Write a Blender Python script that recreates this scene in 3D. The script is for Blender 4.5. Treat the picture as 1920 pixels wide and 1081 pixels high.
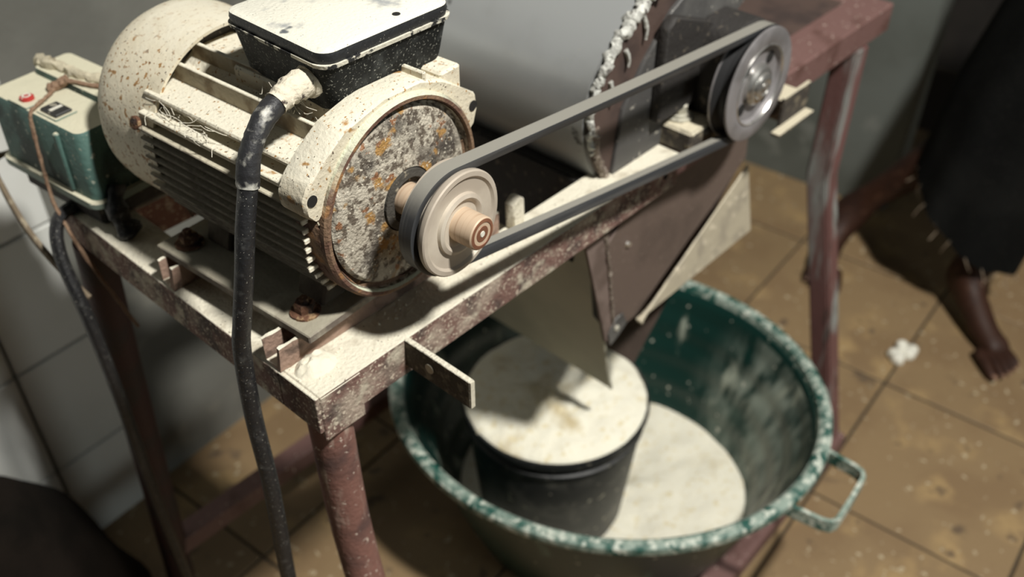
import bpy, bmesh, math, random
from mathutils import Vector, Matrix, noise as mnoise
random.seed(7)
for o in list(bpy.data.objects): bpy.data.objects.remove(o, do_unlink=True)
SC = bpy.context.scene
COL = SC.collection
R = math.radians
# ------------------------------------------------------------------ camera, world, light, exposure
# world: X runs along the front rail, Y along the left rail, Z up; floor z = 0, camera above the origin
PITCH, YAW = R(39.29), R(42.3)
cam = bpy.data.cameras.new('camera'); camo = bpy.data.objects.new('camera', cam); COL.objects.link(camo)
cam.sensor_width = 36.0; cam.lens = 1840.0 / 1920.0 * 36.0
cam.clip_start = 0.02; cam.clip_end = 60
camo.location = (0, 0, 1.36)
fh = Vector((math.cos(YAW), math.sin(YAW), 0))
fw = fh * math.cos(PITCH) + Vector((0, 0, -math.sin(PITCH)))
camo.rotation_euler = fw.to_track_quat('-Z', 'Y').to_euler()
cam.dof.use_dof = True; cam.dof.focus_distance = 0.70; cam.dof.aperture_fstop = 4.5
SC.camera = camo
W = bpy.data.worlds.new('world'); SC.world = W; W.use_nodes = True
W.node_tree.nodes['Background'].inputs[0].default_value = (0.80, 0.95, 1.0, 1)
W.node_tree.nodes['Background'].inputs[1].default_value = 0.010
def area(name, loc, target, size, power, color):
    l = bpy.data.lights.new(name, 'AREA'); l.shape = 'DISK'; l.size = size; l.energy = power; l.color = color
    o = bpy.data.objects.new(name, l); COL.objects.link(o); o.location = loc
    o.rotation_euler = (Vector(target) - Vector(loc)).to_track_quat('-Z', 'Y').to_euler()
    return o
area('ceiling_lamp', (0.56, -0.78, 2.95), (0.60, 0.5, 0.6), 0.20, 106.0, (1.0, 0.975, 0.915))
area('soft_fill', (0.95, -2.9, 1.35), (0.4, 1.1, 0.5), 0.9, 11.0, (0.92, 1.0, 0.98))  # added fill for the left wall tiles; no doorway known behind the camera
SC.view_settings.view_transform = 'Standard'; SC.view_settings.look = 'None'
SC.view_settings.gamma = 1.0; SC.view_settings.use_curve_mapping = False
SC.view_settings.exposure = 0.0

# ------------------------------------------------------------------ materials
def lin(h):
    h = h.lstrip('#'); c = [int(h[i:i+2], 16) / 255 for i in (0, 2, 4)]
    return tuple((x / 12.92 if x <= .04045 else ((x + .055) / 1.055) ** 2.4) for x in c) + (1,)
def mat(name, base, rough=.7, metal=0., layers=(), bump=(0, 0), spec=.5, rand=0.0):
    """layers: ('noise', colour, scale, detail, lo, hi[, distortion]) or ('up', colour, lo, hi, noise amount, noise scale)
    or ('stretch', colour, (sx,sy,sz), lo, hi): streaky noise"""
    m = bpy.data.materials.new(name); m.use_nodes = True
    nt = m.node_tree; N = nt.nodes; L = nt.links
    b = N['Principled BSDF']
    b.inputs['Roughness'].default_value = rough; b.inputs['Metallic'].default_value = metal
    b.inputs['Specular IOR Level'].default_value = spec
    tc = N.new('ShaderNodeTexCoord'); co = tc.outputs['Object']
    oi = None
    if rand:
        oi = N.new('ShaderNodeObjectInfo')
        sc = N.new('ShaderNodeVectorMath'); sc.operation = 'SCALE'; sc.inputs[0].default_value = (13, 7, 5)
        L.new(oi.outputs['Random'], sc.inputs['Scale'])
        ad = N.new('ShaderNodeVectorMath'); L.new(co, ad.inputs[0]); L.new(sc.outputs[0], ad.inputs[1]); co = ad.outputs[0]
    geo = N.new('ShaderNodeNewGeometry')
    cur = None
    def mixin(fac, colr):
        nonlocal cur
        mx = N.new('ShaderNodeMix'); mx.data_type = 'RGBA'
        L.new(fac, mx.inputs['Factor'])
        if cur is None: mx.inputs['A'].default_value = base
        else: L.new(cur, mx.inputs['A'])
        mx.inputs['B'].default_value = colr; cur = mx.outputs['Result']
    def nz(scale, detail=4, dist=0, vec=None):
        n = N.new('ShaderNodeTexNoise'); n.inputs['Scale'].default_value = scale; n.inputs['Detail'].default_value = detail
        n.inputs['Distortion'].default_value = dist; L.new(vec or co, n.inputs['Vector']); return n.outputs['Fac']
    def rng(val, lo, hi):
        r = N.new('ShaderNodeMapRange'); r.interpolation_type = 'SMOOTHSTEP'
        r.inputs['From Min'].default_value = lo; r.inputs['From Max'].default_value = hi
        L.new(val, r.inputs['Value']); return r.outputs['Result']
    for l in layers:
        if l[0] == 'noise':
            mixin(rng(nz(l[2], l[3], l[6] if len(l) > 6 else 0), l[4], l[5]), l[1])
        elif l[0] == 'stretch':
            mp = N.new('ShaderNodeMapping'); mp.inputs['Scale'].default_value = l[2]; L.new(co, mp.inputs['Vector'])
            mixin(rng(nz(1.0, 4, 0, mp.outputs[0]), l[3], l[4]), l[1])
        elif l[0] == 'blob':          # a smear of its own: ('blob', colour, centre, inner, outer, streak scale, lo, hi)
            ds = N.new('ShaderNodeVectorMath'); ds.operation = 'DISTANCE'; L.new(co, ds.inputs[0]); ds.inputs[1].default_value = l[2]
            mp = N.new('ShaderNodeMapping'); mp.inputs['Scale'].default_value = l[5]; L.new(co, mp.inputs['Vector'])
            ml = N.new('ShaderNodeMath'); ml.operation = 'MULTIPLY'
            inv = N.new('ShaderNodeMath'); inv.operation = 'SUBTRACT'; inv.inputs[0].default_value = 1
            L.new(rng(ds.outputs['Value'], l[3], l[4]), inv.inputs[1]); L.new(inv.outputs[0], ml.inputs[0])
            L.new(rng(nz(1.0, 5, 0, mp.outputs[0]), l[6], l[7]), ml.inputs[1]); mixin(ml.outputs[0], l[1])
        elif l[0] == 'up':
            sp = N.new('ShaderNodeSeparateXYZ'); L.new(geo.outputs['Normal'], sp.inputs[0])
            ma = N.new('ShaderNodeMath'); ma.operation = 'MULTIPLY_ADD'
            L.new(nz(l[5], 5), ma.inputs[0]); ma.inputs[1].default_value = l[4]; L.new(sp.outputs['Z'], ma.inputs[2])
            sb = N.new('ShaderNodeMath'); sb.operation = 'SUBTRACT'; L.new(ma.outputs[0], sb.inputs[0]); sb.inputs[1].default_value = l[4] * .5
            mixin(rng(sb.outputs[0], l[2], l[3]), l[1])
    if rand and oi:
        hs = N.new('ShaderNodeHueSaturation')
        rr = N.new('ShaderNodeMapRange'); rr.inputs['To Min'].default_value = 1 - rand; rr.inputs['To Max'].default_value = 1 + rand
        L.new(oi.outputs['Random'], rr.inputs['Value']); L.new(rr.outputs[0], hs.inputs['Value'])
        if cur is None: hs.inputs['Color'].default_value = base
        else: L.new(cur, hs.inputs['Color'])
        cur = hs.outputs[0]
    if cur is None: b.inputs['Base Color'].default_value = base
    else: L.new(cur, b.inputs['Base Color'])
    if bump[1]:
        bp = N.new('ShaderNodeBump'); bp.inputs['Strength'].default_value = bump[1]; bp.inputs['Distance'].default_value = .002
        L.new(nz(bump[0], 6), bp.inputs['Height']); L.new(bp.outputs[0], b.inputs['Normal'])
    return m
FLOUR = (.68, .64, .52, 1); FLOURD = (.46, .42, .32, 1); RUST = (.30, .13, .035, 1); DKRUST = (.07, .035, .02, 1)
M = {}
M['flour'] = mat('flour_material', (.68, .64, .52, 1), .95, layers=[('noise', (.56, .51, .39, 1), 9, 5, .45, .75)], bump=(160, .7), spec=.1)
M['flour_heap'] = mat('heap_flour', (.80, .77, .64, 1), .95, layers=[('noise', (.50, .41, .24, 1), 12, 5, .56, .78, .6), ('noise', (.70, .62, .42, 1), 90, 3, .55, .7)], bump=(120, .9), spec=.1)
M['frame'] = mat('frame_paint', (.21, .105, .085, 1), .75, layers=[
    ('noise', (.07, .045, .04, 1), 22, 6, .48, .66), ('noise', (.40, .33, .27, 1), 70, 5, .52, .68), ('noise', (.55, .47, .38, 1), 260, 3, .60, .70),
    ('up', FLOUR, .55, .80, .35, 45)], bump=(240, .6))
M['rail_dusty'] = mat('front_rail_paint', (.17, .095, .077, 1), .8, layers=[
    ('noise', (.08, .053, .045, 1), 30, 6, .46, .62), ('noise', (.36, .29, .23, 1), 24, 6, .50, .70), ('noise', (.55, .47, .37, 1), 330, 3, .56, .68),
    ('up', FLOUR, .45, .75, .4, 40), ('noise', (.50, .45, .35, 1), 45, 6, .50, .72), ('noise', (.16, .12, .09, 1), 260, 5, .66, .71)], bump=(260, .8))
M['redpaint'] = mat('red_frame_paint', (.165, .090, .080, 1), .6, layers=[
    ('noise', (.11, .055, .046, 1), 18, 6, .52, .68), ('noise', (.50, .40, .34, 1), 150, 4, .65, .70)], bump=(200, .4))
M['leg'] = mat('leg_paint', (.20, .095, .075, 1), .7, layers=[
    ('noise', (.09, .05, .045, 1), 16, 6, .48, .66), ('stretch', (.42, .32, .26, 1), (60, 60, 14), .56, .72), ('noise', (.60, .50, .42, 1), 190, 3, .64, .72)], bump=(220, .5))
M['worn_leg'] = mat('worn_leg_paint', (.15, .072, .066, 1), .6, layers=[
    ('stretch', (.26, .27, .255, 1), (40, 40, 5), .50, .66), ('stretch', (.06, .04, .035, 1), (60, 60, 9), .55, .70)], bump=(160, .4))
M['shaded_leg'] = mat('shaded_leg_paint', (.045, .019, .017, 1), .7, layers=[('noise', (.03, .02, .018, 1), 20, 5, .45, .65)], bump=(200, .4))  # leg red darkened; shade below motor and starter is in the colour
M['motor'] = mat('motor_cream_paint', (.62, .56, .43, 1), .7, layers=[
    ('noise', (.42, .36, .26, 1), 30, 5, .55, .75), ('up', FLOUR, .35, .85, .5, 60),
    ('noise', (.36, .20, .07, 1), 55, 6, .64, .70), ('noise', (.36, .20, .07, 1), 260, 4, .63, .68), ('noise', (.10, .07, .05, 1), 380, 3, .66, .70)], bump=(280, .5))
M['cowl'] = mat('cowl_cream_paint', (.66, .60, .46, 1), .6, layers=[
    ('noise', (.55, .49, .36, 1), 16, 5, .5, .75), ('noise', (.34, .19, .07, 1), 150, 3, .60, .65), ('noise', (.28, .15, .055, 1), 280, 4, .615, .66),
    ('noise', (.08, .055, .04, 1), 300, 2, .665, .70), ('up', FLOUR, .75, 1.1, .5, 60)], bump=(240, .25))
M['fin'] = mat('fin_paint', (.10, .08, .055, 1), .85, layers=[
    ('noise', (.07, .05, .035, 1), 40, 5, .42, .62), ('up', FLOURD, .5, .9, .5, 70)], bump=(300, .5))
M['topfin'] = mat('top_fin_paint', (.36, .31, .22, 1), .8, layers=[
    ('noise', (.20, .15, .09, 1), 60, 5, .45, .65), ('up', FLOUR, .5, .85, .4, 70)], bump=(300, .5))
M['bell'] = mat('end_bell_metal', (.40, .36, .29, 1), .8, layers=[
    ('noise', (.50, .455, .37, 1), 130, 5, .45, .6), ('noise', (.12, .095, .07, 1), 150, 6, .48, .60), ('noise', (.055, .045, .037, 1), 22, 8, .48, .68),
    ('noise', (.36, .20, .06, 1), 50, 7, .585, .66), ('noise', (.24, .11, .05, 1), 95, 5, .62, .68), ('noise', (.66, .61, .5, 1), 380, 2, .62, .70)], bump=(420, 1.0))
M['channel_dust'] = mat('dusted_tip', (.66, .61, .49, 1), .9, layers=[('noise', (.35, .30, .22, 1), 300, 4, .55, .7)], bump=(300, .6))
M['bellrim'] = mat('bell_rim_rust', (.20, .125, .075, 1), .8, layers=[
    ('noise', (.12, .06, .04, 1), 45, 6, .42, .58), ('noise', (.28, .14, .055, 1), 60, 4, .57, .66), ('up', (.60, .62, .48, 1), .3, .8, .5, 60)], bump=(330, .8))
M['boss'] = mat('shaft_boss', (.055, .05, .042, 1), .8, layers=[('noise', (.30, .26, .19, 1), 150, 5, .60, .72)], bump=(300, .7))
M['tbox'] = mat('terminal_box_black', (.008, .009, .009, 1), .65, spec=.2, layers=[
    ('noise', (.04, .043, .042, 1), 60, 6, .48, .72), ('noise', (.26, .26, .23, 1), 520, 3, .60, .70)], bump=(350, .3))
M['tlid'] = mat('terminal_lid', (.018, .019, .020, 1), .5, layers=[
    ('up', (.74, .72, .62, 1), .72, .92, .12, 50), ('noise', (.34, .35, .35, 1), 30, 6, .60, .72), ('noise', (.12, .13, .14, 1), 22, 3, .715, .74), ('noise', (.30, .29, .25, 1), 500, 3, .665, .71)], bump=(300, .3))
M['dustline'] = mat('lid_seam_dust', (.62, .59, .49, 1), .9, layers=[('noise', (.02, .02, .02, 1), 110, 5, .52, .60)], bump=(300, .5))
M['rubber'] = mat('cable_rubber', (.014, .014, .015, 1), .45, layers=[('noise', (.05, .05, .048, 1), 110, 6, .54, .74), ('noise', (.30, .29, .25, 1), 620, 3, .665, .71)], bump=(240, .4))
M['cable_end'] = mat('dusty_cable_end', (.02, .02, .022, 1), .5, layers=[('noise', (.46, .45, .40, 1), 60, 6, .53, .64)], bump=(200, .5))
M['gland'] = mat('cable_gland', (.64, .58, .46, 1), .9, layers=[('noise', (.05, .035, .03, 1), 80, 5, .57, .64)], bump=(220, 1.0))
M['belt'] = mat('belt_rubber', (.035, .037, .040, 1), .45, layers=[('stretch', (.07, .07, .07, 1), (6, 300, 6), .45, .65), ('up', (.25, .24, .21, 1), .40, .95, .3, 20)], bump=(150, .1))
M['pulley'] = mat('pulley_metal', (.44, .38, .31, 1), .55, .15, layers=[('noise', (.58, .52, .43, 1), 20, 4, .4, .7)], bump=(120, .1))
M['groove'] = mat('pulley_groove', (.016, .016, .017, 1), .6, .1)
M['shaft'] = mat('shaft_rust', (.33, .155, .085, 1), .5, .2, layers=[('stretch', (.20, .085, .05, 1), (20, 300, 20), .45, .65)], bump=(200, .2))
M['hubpale'] = mat('hub_pale', (.55, .42, .30, 1), .55, .1, layers=[('stretch', (.38, .24, .15, 1), (10, 260, 10), .50, .7)])
M['pulley2'] = mat('drum_pulley_metal', (.30, .285, .29, 1), .45, .35, layers=[('noise', (.20, .19, .19, 1), 30, 4, .4, .7)], bump=(120, .1))
M['silver'] = mat('silver_hub', (.62, .61, .58, 1), .28, .85, layers=[('noise', (.30, .29, .27, 1), 60, 4, .5, .7)])
M['drum'] = mat('drum_grey_metal', (.50, .515, .515, 1), .38, .55, layers=[
    ('noise', (.37, .375, .365, 1), 7, 6, .45, .7), ('noise', (.55, .54, .49, 1), 240, 2, .715, .73), ('noise', (.10, .10, .095, 1), 26, 5, .66, .72)], bump=(60, .08))
M['cheek'] = mat('cheek_plate_metal', (.085, .082, .08, 1), .6, .3, layers=[('noise', (.17, .165, .155, 1), 14, 6, .45, .7), ('noise', (.40, .38, .33, 1), 150, 4, .66, .70)], bump=(120, .3))
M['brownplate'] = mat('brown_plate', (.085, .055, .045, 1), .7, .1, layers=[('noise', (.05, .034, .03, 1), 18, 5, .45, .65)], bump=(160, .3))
M['sealant'] = mat('weld_sealant', (.50, .50, .46, 1), .6, .3, layers=[('noise', (.10, .09, .08, 1), 90, 5, .55, .66)], bump=(200, 1.0))
M['weld'] = mat('weld_bead', (.20, .16, .13, 1), .6, .3, layers=[('noise', (.48, .42, .36, 1), 160, 3, .55, .65)], bump=(300, 1.0))
M['iron'] = mat('dark_iron', (.030, .027, .025, 1), .7, .2, layers=[('noise', (.13, .11, .085, 1), 90, 5, .60, .72)], bump=(220, .6))
M['dusty_iron'] = mat('dusty_iron', (.05, .042, .035, 1), .8, .1, layers=[('noise', (.20, .17, .12, 1), 70, 5, .5, .66), ('up', (.62, .56, .42, 1), .45, .85, .5, 60)], bump=(220, .7))
M['rustbolt'] = mat('rusty_bolt', (.12, .055, .03, 1), .9, .1, layers=[('noise', (.34, .22, .12, 1), 150, 5, .5, .65), ('noise', (.04, .025, .02, 1), 90, 4, .55, .66)], bump=(260, 1.2))
M['greybolt'] = mat('galvanised_bolt', (.50, .48, .40, 1), .6, .3, layers=[('noise', (.16, .14, .11, 1), 120, 5, .56, .66)], bump=(200, .6))
M['plate'] = mat('base_plate', (.13, .105, .085, 1), .8, layers=[('noise', (.24, .20, .15, 1), 40, 5, .45, .66), ('up', (.30, .275, .21, 1), .5, .9, .4, 35), ('noise', (.40, .37, .29, 1), 26, 6, .54, .72)], bump=(220, .5))
M['channel'] = mat('cross_channel', (.30, .20, .15, 1), .85, layers=[('noise', (.12, .08, .06, 1), 50, 5, .48, .64), ('up', FLOUR, .3, .7, .5, 60)], bump=(260, .8))
M['bracket'] = mat('bracket_iron', (.085, .075, .058, 1), .8, layers=[('noise', (.22, .20, .15, 1), 120, 6, .50, .64), ('up', FLOUR, .45, .8, .4, 60)], bump=(330, 1.4))
M['brkend'] = mat('bracket_cut_end', (.58, .54, .43, 1), .9, bump=(200, .5))
M['funnel'] = mat('funnel_brown_steel', (.135, .098, .080, 1), .65, .15, layers=[('noise', (.10, .073, .06, 1), 12, 5, .45, .65), ('noise', (.24, .18, .15, 1), 210, 3, .66, .72)], bump=(120, .2))
M['funnelstrip'] = mat('funnel_strip', (.20, .15, .13, 1), .6, .15, layers=[('noise', (.13, .095, .08, 1), 24, 4, .45, .65)], bump=(120, .2))
M['spout'] = mat('spout_steel', (.52, .49, .38, 1), .7, 0, layers=[('noise', (.42, .40, .31, 1), 9, 5, .4, .7)], bump=(80, .2))
M['flap'] = mat('flap_steel', (.44, .39, .29, 1), .6, .15, layers=[('noise', (.34, .30, .23, 1), 30, 5, .45, .65), ('noise', (.62, .55, .42, 1), 90, 4, .6, .7)], bump=(120, .3))
M['tub'] = mat('tub_green_plastic', (.004, .036, .029, 1), .42, layers=[('stretch', (.10, .20, .165, 1), (16, 16, 3), .58, .72), ('noise', (.36, .40, .33, 1), 60, 5, .66, .72)], bump=(60, .2))
M['tub_in'] = mat('tub_inside_green', (.004, .028, .022, 1), .42, layers=[('blob', (.30, .34, .285, 1), (.19, -.19, .17), .05, .20, (34, 34, 5), .36, .62), ('blob', (.22, .26, .22, 1), (.10, -.25, .17), .03, .17, (30, 30, 6), .38, .66), ('noise', (.11, .15, .12, 1), 4.2, 4, .55, .75), ('stretch', (.34, .37, .30, 1), (20, 20, 4.5), .57, .69), ('noise', (.50, .50, .42, 1), 70, 4, .68, .72)], bump=(60, .2))
M['tub_rim'] = mat('tub_rim_green', (.007, .075, .057, 1), .6, layers=[('noise', (.27, .34, .29, 1), 40, 7, .38, .60), ('noise', (.56, .60, .52, 1), 95, 6, .50, .64)], bump=(140, .6))
M['pail'] = mat('pail_black_plastic', (.012, .013, .013, 1), .5, layers=[('noise', (.10, .095, .08, 1), 16, 5, .50, .75), ('noise', (.42, .39, .30, 1), 70, 5, .65, .72)], bump=(90, .3))
M['starter'] = mat('starter_teal_enamel', (.080, .150, .130, 1), .6, spec=.3, layers=[
    ('noise', (.030, .048, .041, 1), 16, 5, .46, .62), ('noise', (.30, .33, .27, 1), 150, 4, .62, .68), ('up', (.60, .57, .43, 1), .55, .95, .55, 26)], bump=(200, .4))
M['starter_rim'] = mat('starter_rim', (.20, .26, .22, 1), .6, layers=[('up', (.60, .57, .43, 1), .1, .6, .4, 60)], bump=(200, .4))
M['wood'] = mat('weathered_strip', (.50, .45, .33, 1), .9, layers=[('noise', (.25, .21, .14, 1), 50, 5, .5, .7)], bump=(150, 1.0))
M['red'] = mat('red_button', (.42, .035, .030, 1), .4, layers=[('noise', (.55, .45, .36, 1), 130, 4, .55, .66)])
M['black'] = mat('black_button', (.018, .018, .018, 1), .4, layers=[('noise', (.30, .28, .22, 1), 110, 4, .60, .68)])
M['white'] = mat('white_mark', (.66, .64, .56, 1), .6)
M['string'] = mat('brown_string', (.26, .17, .11, 1), .9, layers=[('stretch', (.22, .13, .08, 1), (300, 300, 60), .45, .6)], bump=(400, .8))
M['oldwire'] = mat('old_wire', (.17, .13, .085, 1), .8, layers=[('noise', (.32, .27, .19, 1), 60, 4, .5, .65)], bump=(200, .4))
M['cobweb'] = mat('cobweb_material', (.70, .66, .55, 1), .9)
M['tile'] = mat('wall_tile_glaze', (.70, .71, .68, 1), .4, layers=[('noise', (.62, .63, .59, 1), 6, 4, .4, .7)], rand=.05)
M['grout'] = mat('grout', (.10, .10, .095, 1), .9)
M['plaster'] = mat('grey_plaster', (.165, .165, .145, 1), .85, layers=[('noise', (.12, .12, .105, 1), 5, 6, .4, .7), ('noise', (.20, .195, .165, 1), 16, 5, .55, .75)], bump=(90, .3))
M['plaster2'] = mat('green_grey_plaster', (.15, .165, .15, 1), .8, layers=[('noise', (.105, .115, .10, 1), 4, 6, .4, .7), ('noise', (.20, .21, .19, 1), 14, 5, .58, .75)], bump=(90, .3))
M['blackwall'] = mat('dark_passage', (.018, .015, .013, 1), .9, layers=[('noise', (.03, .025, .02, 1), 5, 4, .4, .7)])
M['floortile'] = mat('floor_tile_ochre', (.25, .17, .088, 1), .55, layers=[
    ('noise', (.22, .145, .075, 1), 7, 6, .42, .62), ('noise', (.36, .245, .115, 1), 11, 5, .52, .70), ('noise', (.13, .09, .055, 1), 22, 6, .60, .72),
    ('noise', (.46, .38, .25, 1), 60, 4, .64, .70)], bump=(70, .3), rand=.10)
M['floorgrout'] = mat('floor_grout', (.050, .038, .025, 1), .9)
M['skin'] = mat('brown_skin', (.040, .016, .009, 1), .55, spec=.3, layers=[('noise', (.028, .012, .008, 1), 20, 4, .4, .7), ('noise', (.075, .034, .02, 1), 60, 4, .6, .7)], bump=(160, .3))
M['nail'] = mat('toe_nail', (.24, .13, .085, 1), .4)
M['cloth'] = mat('dark_cloth', (.0065, .007, .007, 1), .95, spec=.08, layers=[('noise', (.012, .0125, .012, 1), 6, 5, .4, .7), ('noise', (.05, .048, .042, 1), 320, 3, .66, .70)], bump=(500, .6))
M['thread'] = mat('pale_thread', (.36, .28, .20, 1), .9)
M['sack'] = mat('brown_sacking', (.011, .008, .006, 1), .95, spec=.1, layers=[('noise', (.005, .004, .003, 1), 7, 5, .42, .62)], bump=(300, 1.0))
M['hole'] = mat('dark_hole', (.008, .007, .006, 1), .9)
M['cotton'] = mat('white_scrap', (.80, .78, .68, 1), .95, bump=(120, 1.0))

# ------------------------------------------------------------------ geometry helpers
def bm_new(): return bmesh.new()
def box(bm, x0, x1, y0, y1, z0, z1, bev=0.0, seg=1):
    r = bmesh.ops.create_cube(bm, size=1.0); vs = r['verts']
    for v in vs:
        v.co = Vector(((x0 + x1) / 2 + v.co.x * (x1 - x0), (y0 + y1) / 2 + v.co.y * (y1 - y0), (z0 + z1) / 2 + v.co.z * (z1 - z0)))
    if bev:
        es = list({e for v in vs for e in v.link_edges})
        bmesh.ops.bevel(bm, geom=es, offset=bev, segments=seg, affect='EDGES', profile=.5)
def loft(bm, rings, cap0=True, cap1=True, closed=False):
    """rings: lists of equal length of points; skins between them"""
    V = [[bm.verts.new(p) for p in r] for r in rings]; n = len(V[0])
    pairs = list(zip(V, V[1:])) + ([(V[-1], V[0])] if closed else [])
    for a, b in pairs:
        for i in range(n):
            j = (i + 1) % n
            try: bm.faces.new((a[i], a[j], b[j], b[i]))
            except ValueError: pass
    if not closed:
        if cap0: bm.faces.new(V[0][::-1])
        if cap1: bm.faces.new(V[-1])
    return V
def prism(bm, poly, axis, a, b, bev=0.0):
    """poly: list of 2D points in the two other axes (order x,y,z without axis)"""
    def mk(p, t):
        q = list(p); q.insert('xyz'.index(axis), t); return Vector(q)
    n0 = set(bm.verts)
    loft(bm, [[mk(p, a) for p in poly], [mk(p, b) for p in poly]])
    if bev:
        vs = [v for v in bm.verts if v not in n0]; es = list({e for v in vs for e in v.link_edges})
        bmesh.ops.bevel(bm, geom=es, offset=bev, segments=1, affect='EDGES')
def frame_of(d):
    d = Vector(d).normalized(); up = Vector((0, 0, 1)) if abs(d.z) < .95 else Vector((1, 0, 0))
    a = d.cross(up).normalized(); return d, a, d.cross(a).normalized()
def lathe(bm, prof, origin, direction, n=48, closed=False, cap0=True, cap1=True):
    """prof: (radius, distance along direction)"""
    d, a, b = frame_of(direction); o = Vector(origin)
    rings = [[o + d * h + (a * math.cos(2 * math.pi * i / n) + b * math.sin(2 * math.pi * i / n)) * max(r, 1e-5) for i in range(n)] for r, h in prof]
    loft(bm, rings, cap0, cap1, closed)
def spline(pts, k=8):
    P = [Vector(p) for p in pts]; P = [P[0] * 2 - P[1]] + P + [P[-1] * 2 - P[-2]]; out = []
    for i in range(1, len(P) - 2):
        for s in range(k):
            t = s / k; p0, p1, p2, p3 = P[i - 1:i + 3]
            out.append(.5 * (2 * p1 + (p2 - p0) * t + (2 * p0 - 5 * p1 + 4 * p2 - p3) * t * t + (3 * p1 - p0 - 3 * p2 + p3) * t ** 3))
    out.append(P[-2]); return out
def tube(bm, pts, r, n=12, smooth=8, jit=0.0):
    P = spline(pts, smooth) if smooth else [Vector(p) for p in pts]
    rings = []; a = None
    for i, p in enumerate(P):
        d = (P[min(i + 1, len(P) - 1)] - P[max(i - 1, 0)]).normalized()
        if a is None: _, a, _ = frame_of(d)
        a = (a - d * a.dot(d)).normalized(); b = d.cross(a)
        rr = (r(i / (len(P) - 1)) if callable(r) else r)
        rings.append([p + (a * math.cos(2 * math.pi * k / n) + b * math.sin(2 * math.pi * k / n)) * rr * (1 + random.uniform(-jit, jit)) for k in range(n)])
    loft(bm, rings)
def sheet(bm, poly, t, nrm=None):
    """thin flat plate: polygon in 3D, thickness t against the face normal"""
    P = [Vector(p) for p in poly]
    n = Vector(nrm).normalized() if nrm else (P[1] - P[0]).cross(P[2] - P[0]).normalized()
    loft(bm, [P, [p + n * t for p in P]])
def rough_up(bm, amp, freq, seed=0):
    for v in bm.verts:
        v.co += Vector(mnoise.noise_vector(v.co * freq + Vector((seed, seed * 2, 5)))) * amp
def finish(bm, name, m, parent=None, sharp=35, smooth=True):
    bmesh.ops.recalc_face_normals(bm, faces=bm.faces)
    me = bpy.data.meshes.new(name); 
    if parent is not None:
        off = world_loc(parent); bmesh.ops.translate(bm, verts=bm.verts, vec=-off)
    bm.to_mesh(me); bm.free()
    if smooth:
        me.shade_smooth(); me.set_sharp_from_angle(angle=R(sharp))
    me.materials.append(M[m] if isinstance(m, str) else m)
    o = bpy.data.objects.new(name, me); COL.objects.link(o)
    if parent is not None: o.parent = parent
    return o
def world_loc(o):
    v = Vector((0, 0, 0))
    while o is not None: v += o.location; o = o.parent
    return v
LOCAL = set()
def part(name, bm, m, parent, **k): return finish(bm, name, m, parent, **k)
def lpart(name, bm, m, parent, **k):            # mesh already in the parent's own coordinates
    o = finish(bm, name, m, None, **k); o.parent = parent; return o
def thing(name, label, cat, loc, rz=0, group=None):
    o = bpy.data.objects.new(name, None); COL.objects.link(o); o.empty_display_size = .05
    o.location = loc; o.rotation_euler = (0, 0, rz); o['label'] = label; o['category'] = cat
    if group: o['group'] = group
    return o
def tag(o, label, cat, group=None, kind=None):
    o['label'] = label; o['category'] = cat
    if group: o['group'] = group
    if kind: o['kind'] = kind
    return o
def hexnut(bm, c, d, r, h, n=6):
    lathe(bm, [(r * .9, 0), (r, h * .12), (r, h * .85), (r * .85, h)], c, d, n)

# ------------------------------------------------------------------ the room (turned 4.66 degrees against the machine)
A = R(42.3 - 37.64)
UX = Vector((math.cos(A), math.sin(A), 0)); UY = Vector((-math.sin(A), math.cos(A), 0))
def room(bm): bmesh.ops.rotate(bm, verts=bm.verts, cent=(0, 0, 0), matrix=Matrix.Rotation(A, 3, 'Z'))
def structure(o): o['kind'] = 'structure'; return o
WY = 1.175; WX = 2.10
bm = bm_new(); box(bm, -1.2, 3.6, -1.6, WY + .1, -.06, -.004)
room(bm); floor = structure(finish(bm, 'floor', 'floorgrout'))
TW, TD = .338, .3275
bm = bm_new(); box(bm, .0025, TW - .0025, .0025, TD - .0025, -.012, 0, .0015); tile_me = None
fl = finish(bm, 'tile', 'floortile', None); tile_me = fl.data; bpy.data.objects.remove(fl)
x0, y0 = 1.194 - 5 * TW, .2596 - 4 * TD
for i in range(9):
    for j in range(8):
        px, py = x0 + i * TW, y0 + j * TD
        if py + TD > WY + .12 or px > 2.95: continue
        o = bpy.data.objects.new('tile', tile_me); COL.objects.link(o); o.parent = floor
        p = UX * px + UY * py; o.location = (p.x, p.y, random.uniform(-.0008, .0006)); o.rotation_euler = (random.uniform(-.002, .002), random.uniform(-.002, .002), A)
# left (back) wall: plaster with a tiled dado on its left end
bm = bm_new(); box(bm, -1.2, 3.2, WY + .008, WY + .12, -.05, 1.9); room(bm); wl = structure(finish(bm, 'wall_back', 'plaster'))
bm = bm_new(); box(bm, -1.2, .486, WY + .003, WY + .0085, 0, 1.9); room(bm); g = finish(bm, 'grout_bed', 'grout', wl)
TS = .204
def walltile(w, h):
    bm = bm_new(); box(bm, .002, w - .002, -.004, .004, .002, h - .002, .0015); o = finish(bm, 'tile', 'tile', None); me = o.data; bpy.data.objects.remove(o); return me
full = walltile(.204, TS); part_t = walltile(.125, TS)
zs = [.172 - TS + k * TS for k in range(6)]
for z in zs:
    for px, me in [(.361, part_t)] + [(.361 - .204 * (k + 1), full) for k in range(4)]:
        o = bpy.data.objects.new('tile', me); COL.objects.link(o); o.parent = wl
        p = UX * px + UY * WY; o.location = (p.x, p.y, z); o.rotation_euler = (0, 0, A)
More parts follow.
